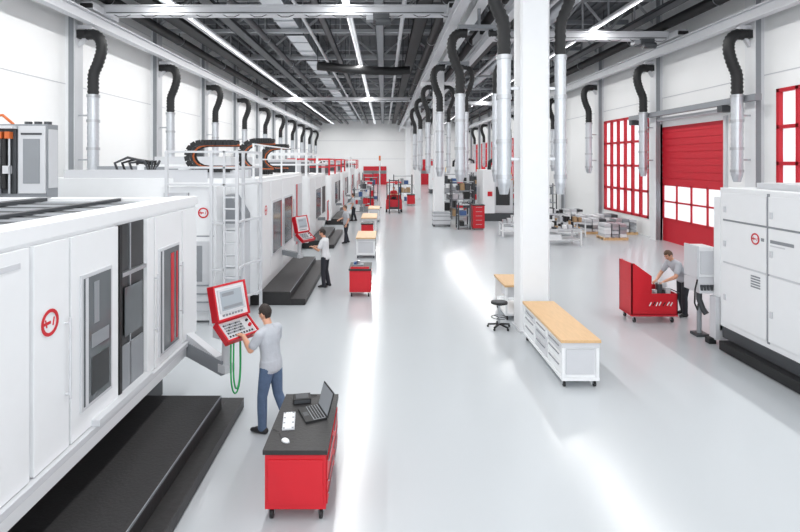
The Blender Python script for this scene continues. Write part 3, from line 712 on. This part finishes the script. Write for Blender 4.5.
# forklift
o=MB(); fx,fy=0.75,39.0
o.box(fx-0.6,fx+0.6,fy,fy+1.5,0.25,0.95,RED); o.prism([(fy+0.9,0.95),(fy+1.7,0.4),(fy+1.7,1.0),(fy+1.5,1.25),(fy+0.9,1.25)],'x',fx-0.55,fx+0.55,RED)
o.box(fx-0.4,fx+0.4,fy-0.02,fy,0.4,0.85,DRED)
for x in (fx-0.62,fx+0.5):
    for y in (fy+0.3,fy+1.3): o.cyl((x,y,0.27),(x+0.12,y,0.27),0.27,BLACK,n=18)
for x in (fx-0.52,fx+0.52): o.beam((x,fy+0.1,0.95),(x,fy+0.2,2.2),0.07,0.07,BLACK); o.beam((x,fy+1.4,1.2),(x,fy+1.2,2.2),0.07,0.07,BLACK)
o.box(fx-0.56,fx+0.56,fy+0.15,fy+1.25,2.2,2.27,RED)
for x in (fx-0.35,fx+0.35): o.beam((x,fy-0.15,0.05),(x,fy-0.15,2.5),0.08,0.12,DGREY); o.box(x-0.06,x+0.06,fy-1.0,fy-0.1,0.05,0.1,DGREY)
for z in (0.3,2.4): o.beam((fx-0.35,fy-0.15,z),(fx+0.35,fy-0.15,z),0.06,0.08,DGREY)
o.box(fx-0.35,fx+0.35,fy-0.13,fy+0.02,0.3,0.42,DGREY); o.box(fx-0.25,fx+0.25,fy+0.6,fy+1.05,0.88,0.97,BLACK); o.box(fx-0.25,fx+0.25,fy+1.0,fy+1.1,0.97,1.5,BLACK)
o.cyl((fx,fy+0.15,0.9),(fx,fy+0.3,1.2),0.03,BLACK); o.ring((fx,fy+0.32,1.22),(0,-0.5,0.8),0.16,0.03,BLACK)
o.build('forklift')
o=MB(); o.cyl((-0.35,43,0),(-0.35,43,3.9),0.06,LGREY); o.box(-0.5,-0.2,42.85,43.15,0,0.05,DGREY); o.cyl((-0.35,43,3.9),(-0.35,43,4.3),0.08,ORANGE); o.cyl((-0.35,43,3.5),(-0.35,43,3.9),0.08,WHITE); o.build('signal_lamp_post')
rack(-2.2,-1.0,38,38.7,1.9,4,11); rack(-2.0,-0.9,45,45.8,2.2,4,12); rack(-2.3,-1.2,56,56.8,2.6,4,15)
redcart(-1.5,-0.8,41,42,0.95).build('tool_cart'); redcart(2.0,2.7,45,46,0.95).build('tool_cart')
o=MB(); o.box(-10.5,-4.5,84.5,85.6,0,3.0,LGREY); o.box(-10.5,-4.5,84.45,84.5,2.2,2.6,RED); o.box(-9.5,-8.7,84.44,84.5,0,2.0,MGREY); o.box(-7,-5.4,84.44,84.5,1,2.0,GLASSD); o.build('office_cabin')
for k,(xa,xb) in enumerate(((5.0,9.0),(-3.4,0.4))):
    o=MB(); o.box(xa,xb,YF-0.06,YF-0.02,0,3.0 if k else 4.15,DRED)
    for i in range(5 if k else 7): o.box(xa,xb,YF-0.08,YF-0.06,i*0.59+0.02,i*0.59+0.53,DRED if i!=3 else PANE)
    o.build('door_%d'%(k+2))
o=MB(); o.box(2.9,3.9,30.6,31.4,0.1,0.8,LGREY)
for z in (0.1,0.35,0.6,0.78): o.box(2.88,3.92,30.58,31.42,z,z+0.04,MGREY)
for x in (2.95,3.85):
    for y in (30.65,31.35): o.box(x-0.05,x+0.05,y-0.05,y+0.05,0,0.1,DGREY)
o.build('storage_crate')

# ---------------- PEOPLE ----------------
def cap_rings(p0,r0,p1,r1,k=4):
    p0=V3(p0);p1=V3(p1);d=(p1-p0).normalized()
    u=Vector((1,0,0)) if abs(d.x)<0.8 else Vector((0,1,0))
    s=d.cross(u).normalized();t=s.cross(d).normalized(); R=[]
    for i in range(k):
        a=math.pi/2*(1-(i+0.3)/k); R.append((p0-d*r0*math.sin(a),s,t,r0*math.cos(a),r0*math.cos(a)))
    R.append((p0,s,t,r0,r0)); R.append((p1,s,t,r1,r1))
    for i in range(1,k+1):
        a=math.pi/2*(i-0.3)/k; R.append((p1+d*r1*math.sin(a),s,t,r1*math.cos(a),r1*math.cos(a)))
    return R
class Raw:
    def __init__(s): s.v=[];s.f=[]
    def loft(s,R,n=12):
        o=len(s.v)
        for (c,a,b,rx,ry) in R:
            for k in range(n):
                t=2*math.pi*k/n; s.v.append(c+a*rx*math.cos(t)+b*ry*math.sin(t))
        m=len(R)
        for i in range(m-1):
            for k in range(n):
                a=o+i*n+k;b=o+i*n+(k+1)%n; s.f.append((a,b,b+n,a+n))
        s.f.append(tuple(o+k for k in range(n))[::-1]); s.f.append(tuple(o+(m-1)*n+k for k in range(n)))
    def remesh(s,vox,smooth):
        import bmesh
        me=bpy.data.meshes.new('tmp'); me.from_pydata([tuple(v) for v in s.v],[],s.f)
        bm=bmesh.new(); bm.from_mesh(me); bmesh.ops.recalc_face_normals(bm,faces=bm.faces[:]); bm.to_mesh(me); bm.free()
        ob=bpy.data.objects.new('tmp',me); COL.objects.link(ob)
        r=ob.modifiers.new('r','REMESH'); r.mode='VOXEL'; r.voxel_size=vox
        q=ob.modifiers.new('s','SMOOTH'); q.iterations=smooth; q.factor=0.5
        dg=bpy.context.evaluated_depsgraph_get(); dg.update()
        m2=bpy.data.meshes.new_from_object(ob.evaluated_get(dg))
        V=[v.co.copy() for v in m2.vertices]; F=[tuple(p.vertices) for p in m2.polygons]
        bpy.data.objects.remove(ob); bpy.data.meshes.remove(me); bpy.data.meshes.remove(m2)
        return V,F
def segd(p,seg):
    p0,p1,r0,r1,lab,ell=seg
    d=p1-p0; L2=d.length_squared; t=max(0,min(1,(p-p0).dot(d)/L2)) if L2 else 0
    c=p0+d*t; v=p-c
    if ell:
        a,b,rx0,ry0,rx1,ry1=ell; rx=rx0+(rx1-rx0)*t; ry=ry0+(ry1-ry0)*t
        q=math.sqrt((v.dot(a)/rx)**2+(v.dot(b)/ry)**2+ (v.dot(d.normalized())/0.06)**2)
        return (q-1)*min(rx,ry)
    return v.length-(r0+(r1-r0)*t)
def person(name,loc,yaw,P,shirt=SHIRT,pants=JEANS,hair=HAIR,vox=0.012,scale=1.0):
    raw=Raw(); segs=[]
    def cap(p0,r0,p1,r1,lab):
        p0=V3(p0);p1=V3(p1); raw.loft(cap_rings(p0,r0,p1,r1)); segs.append((p0,p1,r0,r1,lab,None))
    lean=math.radians(P.get('lean',0)); hz=P.get('hip',0.93); hy=P.get('hipy',0.0)
    def T(p):
        p=V3(p); k=max(0,min(1,(p.z-0.92)/0.28)); k=k*k*(3-2*k); a=-lean*k
        q=p-Vector((0,0,0.93)); q=Matrix.Rotation(a,3,'X')@q
        return q+Vector((0,hy,hz))
    def fr(z):
        k=max(0,min(1,(z-0.92)/0.28)); k=k*k*(3-2*k); M=Matrix.Rotation(-lean*k,3,'X')
        return M@Vector((1,0,0)),M@Vector((0,1,0))
    prof=[(0.82,0.10,0.09),(0.87,0.168,0.125),(0.95,0.18,0.132),(1.01,0.178,0.128),(1.06,0.172,0.123),(1.14,0.168,0.118),(1.22,0.178,0.122),(1.30,0.190,0.128),(1.38,0.198,0.124),(1.43,0.18,0.104),(1.47,0.115,0.078),(1.49,0.07,0.06)]
    R=[]
    for (z,rx,ry) in prof:
        a,b=fr(z); R.append((T((0,0,z)),a,b,rx,ry))
    raw.loft(R,20)
    for i in range(len(R)-1):
        c0,a,b,rx,ry=R[i]; c1,_,_,rx1,ry1=R[i+1]
        segs.append((c0,c1,0,0,'shirt' if prof[i][0]>=0.90 else 'pants',(a,b,rx,ry,rx1,ry1)))
    hem=[]
    for (z,rx,ry) in ((0.88,0.188,0.142),(0.93,0.192,0.144),(1.02,0.184,0.132)):
        a,b=fr(z); hem.append((T((0,0,z)),a,b,rx,ry))
    raw.loft(hem,20)
    for i in range(2):
        c0,a,b,rx,ry=hem[i]; c1,_,_,rx1,ry1=hem[i+1]; segs.append((c0,c1,0,0,'shirt',(a,b,rx,ry,rx1,ry1)))
    nb=T((0,0.0,1.47)); nt=V3(P['head']) if 'head' in P else T((0,0.035,1.66))
    hd=nt; cap(nb,0.064,nb.lerp(hd,0.55),0.057,'skin')
    for s,sd in ((-1,'L'),(1,'R')):
        sh=T((0.19*s,0,1.41)); el=V3(P['el'+sd]); wr=V3(P['wr'+sd])
        cap(T((0.10*s,0,1.42)),0.074,sh,0.072,'shirt')
        mid=sh.lerp(el,0.66); cap(sh,0.072,mid,0.070,'shirt')
        cap(sh.lerp(el,0.4),0.05,el,0.046,'skin'); fm=el.lerp(wr,0.3); cap(el,0.045,fm,0.047,'skin'); cap(fm,0.047,wr,0.030,'skin')
        hp=Vector((0.09*s,hy,hz-0.02)); kn=V3(P['kn'+sd]); an=V3(P['an'+sd]); 
        cap(hp,0.105,hp.lerp(kn,0.5),0.090,'pants'); cap(hp.lerp(kn,0.5),0.090,kn,0.072,'pants'); cf=kn.lerp(an,0.35); cap(kn,0.072,cf,0.072,'pants'); cap(cf,0.072,an+Vector((0,0,0.0)),0.062,'pants')
        fy=math.radians(P.get('toe',10))*s; fd=Vector((math.sin(fy),math.cos(fy),0)); 
        base=an.z-0.09
        g=Vector((an.x,an.y,0.045+base))
        cap(g-fd*0.05,0.045,g+fd*0.09,0.043,'shoe'); cap(g+fd*0.08-Vector((0,0,0.005)),0.040,g+fd*0.16-Vector((0,0,0.012)),0.033,'shoe')
    V,F=raw.remesh(vox,3)
    o=MB(); MM={'shirt':shirt,'pants':pants,'skin':SKIN,'shoe':SHOE}
    o.V.extend([tuple(v) for v in V])
    for f in F:
        c=Vector((0,0,0))
        for i in f: c+=V[i]
        c/=len(f); best=min(segs,key=lambda q:segd(c,q)); o.F.append(f); o.M.append(o.mi(MM[best[4]])); o.S.append(True)
    for s,sd in ((-1,'L'),(1,'R')):
        el=V3(P['el'+sd]); wr=V3(P['wr'+sd]); d=V3(P['hd'+sd]).normalized() if 'hd'+sd in P else (wr-el).normalized()
        n=V3(P.get('pn'+sd,(0,0,-1))); n=(n-d*n.dot(d)).normalized(); side=d.cross(n).normalized()
        if side.x*(-s)<0 : side=-side
        curl=math.radians(P.get('curl',26)); h=Raw()
        h.loft([(wr-d*0.02,side,n,0.028,0.022),(wr+d*0.015,side,n,0.032,0.019),(wr+d*0.05,side,n,0.041,0.018),(wr+d*0.085,side,n,0.043,0.015),(wr+d*0.095,side,n,0.038,0.011)],14)
        for k,(off,L) in enumerate(((0.031,0.076),(0.0105,0.086),(-0.0105,0.080),(-0.031,0.064))):
            p=wr+d*0.082+side*off; a=curl*0.5
            for j,fr_ in enumerate((0.45,0.31,0.24)):
                dd=(d*math.cos(a)+n*math.sin(a)+side*off*2.6).normalized(); q=p+dd*L*fr_; r=0.0094-0.0008*j
                h.loft(cap_rings(p,r,q,r-0.0006,3),8); p=q; a+=curl*(1+0.1*k)
        p=wr+d*0.025+side*0.028
        for j,(L,aa) in enumerate(((0.04,0.95),(0.032,0.6),(0.026,0.3))):
            dd=(d*math.cos(aa)+side*math.sin(aa)+n*0.35).normalized(); q=p+dd*L; h.loft(cap_rings(p,0.0125-0.0012*j,q,0.0113-0.0012*j,3),8); p=q
        Vh,Fh=h.remesh(0.0042,1); o.add(Vh,Fh,SKIN,True)
    hp=math.radians(P.get('hpitch',-10)); hy_=math.radians(P.get('hyaw',0)); RH=Matrix.Rotation(hy_,3,'Z')@Matrix.Rotation(hp,3,'X')
    def fn(v):
        z=v.z
        if z<0:
            k=(-z/0.118); v.x*=1-0.30*k**1.5
            if v.y<0: v.y*=1-0.45*k
            else: v.y*=1-0.06*k
        else:
            if v.y>0: v.y*=1-0.10*(z/0.118)
        if v.y>0.05 and abs(v.x)<0.045 and -0.01<z<0.02: v.y-=0.006
        return v
    o.ball(hd,(0.078,0.1,0.120),SKIN,24,18,R=RH,fn=fn)
    def hpnt(x,y,z): return hd+RH@Vector((x,y,z))
    o.tube([hpnt(0,0.086,0.012),hpnt(0,0.1,-0.012),hpnt(0,0.113,-0.032),hpnt(0,0.095,-0.042)],[0.007,0.011,0.015,0.009],SKIN,10)
    for s in (-1,1):
        o.ball(hpnt(0.030*s,0.084,0.002),(0.014,0.010,0.009),EYEW,10,8,R=RH); o.ball(hpnt(0.030*s,0.0915,0.002),(0.006,0.004,0.006),hair,8,6,R=RH)
        o.tube([hpnt(0.014*s,0.095,0.022),hpnt(0.03*s,0.093,0.027),hpnt(0.047*s,0.081,0.021)],0.0045,hair,6)
        o.ball(hpnt(0.080*s,-0.005,-0.008),(0.010,0.020,0.030),SKIN,10,8,R=RH); o.ball(hpnt(0.014*s,0.096,-0.04),(0.008,0.008,0.006),SKIN,8,6,R=RH)
    o.ball(hpnt(0,0.088,-0.064),(0.024,0.009,0.005),LIP,10,6,R=RH); o.ball(hpnt(0,0.087,-0.073),(0.020,0.009,0.005),LIP,10,6,R=RH)
    o.ball(hpnt(0,0.063,-0.098),(0.026,0.024,0.018),SKIN,12,8,R=RH)
    nn,kk=28,18; vs=[];fs=[];keep=[]
    for i in range(kk+1):
        th=math.pi*i/kk
        for j in range(nn):
            ph=2*math.pi*j/nn; v=Vector((0.086*math.sin(th)*math.cos(ph),0.109*math.sin(th)*math.sin(ph),0.130*math.cos(th))); raw_=v.copy(); v=fn(v)
            w=1+0.02*math.sin(7*ph+3*th); vs.append(hd+RH@(v*w)+RH@Vector((0,-0.002,0.003))); keep.append(raw_)
    for i in range(kk):
        for j in range(nn):
            q=[i*nn+j,(i+1)*nn+j,(i+1)*nn+(j+1)%nn,i*nn+(j+1)%nn]; c=sum((keep[a] for a in q),Vector())/4
            lim=0.055 if c.y>0.045 else (0.0 if c.y>0.0 else (-0.01 if c.y>-0.035 else -0.075))
            if c.z>lim: fs.append(tuple(q))
    o.add(vs,fs,hair,True)
    ob=o.build(name); ob.location=loc; ob.rotation_euler=(0,0,yaw); ob.scale=(scale,)*3
    return ob
person('machine_operator',(-1.62,7.46,0),math.radians(62),dict(lean=5,
    knL=(-0.12,0.06,0.50),anL=(-0.14,0.04,0.09),knR=(0.11,-0.03,0.50),anR=(0.15,-0.20,0.09),
    elL=(-0.27,0.14,1.20),wrL=(-0.17,0.37,1.34),elR=(0.29,0.13,1.17),wrR=(0.14,0.37,1.29),
    hdL=(0.1,0.9,0.05),hdR=(-0.1,0.9,0.05),head=(0,0.11,1.66),hpitch=-20,curl=22),SHIRT,JEANS,HAIR,0.011)
std=dict(lean=4,knL=(-0.11,0.03,0.50),anL=(-0.12,0.0,0.09),knR=(0.11,0.02,0.50),anR=(0.13,-0.06,0.09),
    elL=(-0.26,0.12,1.16),wrL=(-0.15,0.34,1.22),elR=(0.27,0.10,1.16),wrR=(0.16,0.34,1.2),head=(0,0.09,1.655),hpitch=-14)
person('machine_operator',(-1.80,15.95,0),math.radians(75),std,SHIRTW,DPANT,HAIR,0.014)
relaxed=dict(lean=2,knL=(-0.11,0.05,0.50),anL=(-0.12,0.08,0.09),knR=(0.11,0.0,0.50),anR=(0.12,-0.12,0.09),
    elL=(-0.29,-0.03,1.13),wrL=(-0.29,0.08,0.9),elR=(0.26,0.10,1.15),wrR=(0.12,0.3,1.1),pnL=(1,0,0),head=(0,0.06,1.66),hpitch=-6)
person('machine_operator',(-1.78,24.5,0),math.radians(110),relaxed,SHIRT,DPANT,HAIR2,0.016)
person('machine_operator',(-1.95,33.5,0),math.radians(80),relaxed,SHIRT,DPANT,HAIR2,0.018)
# worker leaning over the red cart
person('assembly_worker',(7.44,12.98,0),math.radians(98),dict(lean=34,hipy=-0.04,hip=0.92,
    knL=(-0.11,0.02,0.49),anL=(-0.13,0.02,0.09),knR=(0.11,-0.03,0.49),anR=(0.13,-0.14,0.09),
    elL=(-0.27,0.38,1.03),wrL=(-0.15,0.60,0.90),elR=(0.27,0.38,1.02),wrR=(0.13,0.60,0.88),
    hdL=(0.1,0.8,-0.4),hdR=(-0.1,0.8,-0.4),head=(0,0.37,1.52),hpitch=-40,curl=35),SHIRT,DPANT,HAIR2,0.013)
person('forklift_driver',(0.75,39.85,0.02),math.radians(180),dict(lean=-4,hip=1.03,hipy=0,
    knL=(-0.14,0.42,1.06),anL=(-0.14,0.48,1.04),knR=(0.14,0.42,1.06),anR=(0.14,0.48,1.04),
    elL=(-0.26,0.2,1.28),wrL=(-0.12,0.42,1.33),elR=(0.26,0.2,1.28),wrR=(0.12,0.42,1.33),hpitch=-4),RED,DPANT,HAIR,0.018)

# ---------------- WORLD + CAMERA ----------------
W=bpy.data.worlds.new('World'); SC.world=W; W.use_nodes=True
bg=W.node_tree.nodes['Background']; bg.inputs[0].default_value=(0.95,0.97,1,1); bg.inputs[1].default_value=2.1
cam=bpy.data.cameras.new('camera'); co=bpy.data.objects.new('camera',cam); COL.objects.link(co)
co.location=(0,0,3.85); co.rotation_euler=(math.radians(90),0,0)
cam.sensor_width=36; cam.lens=23.4; cam.shift_x=0.02; cam.shift_y=-0.131; cam.clip_end=300; cam.clip_start=0.05
SC.camera=co
try:
    SC.view_settings.view_transform='Standard'; SC.view_settings.exposure=0
except Exception as e: print(e)
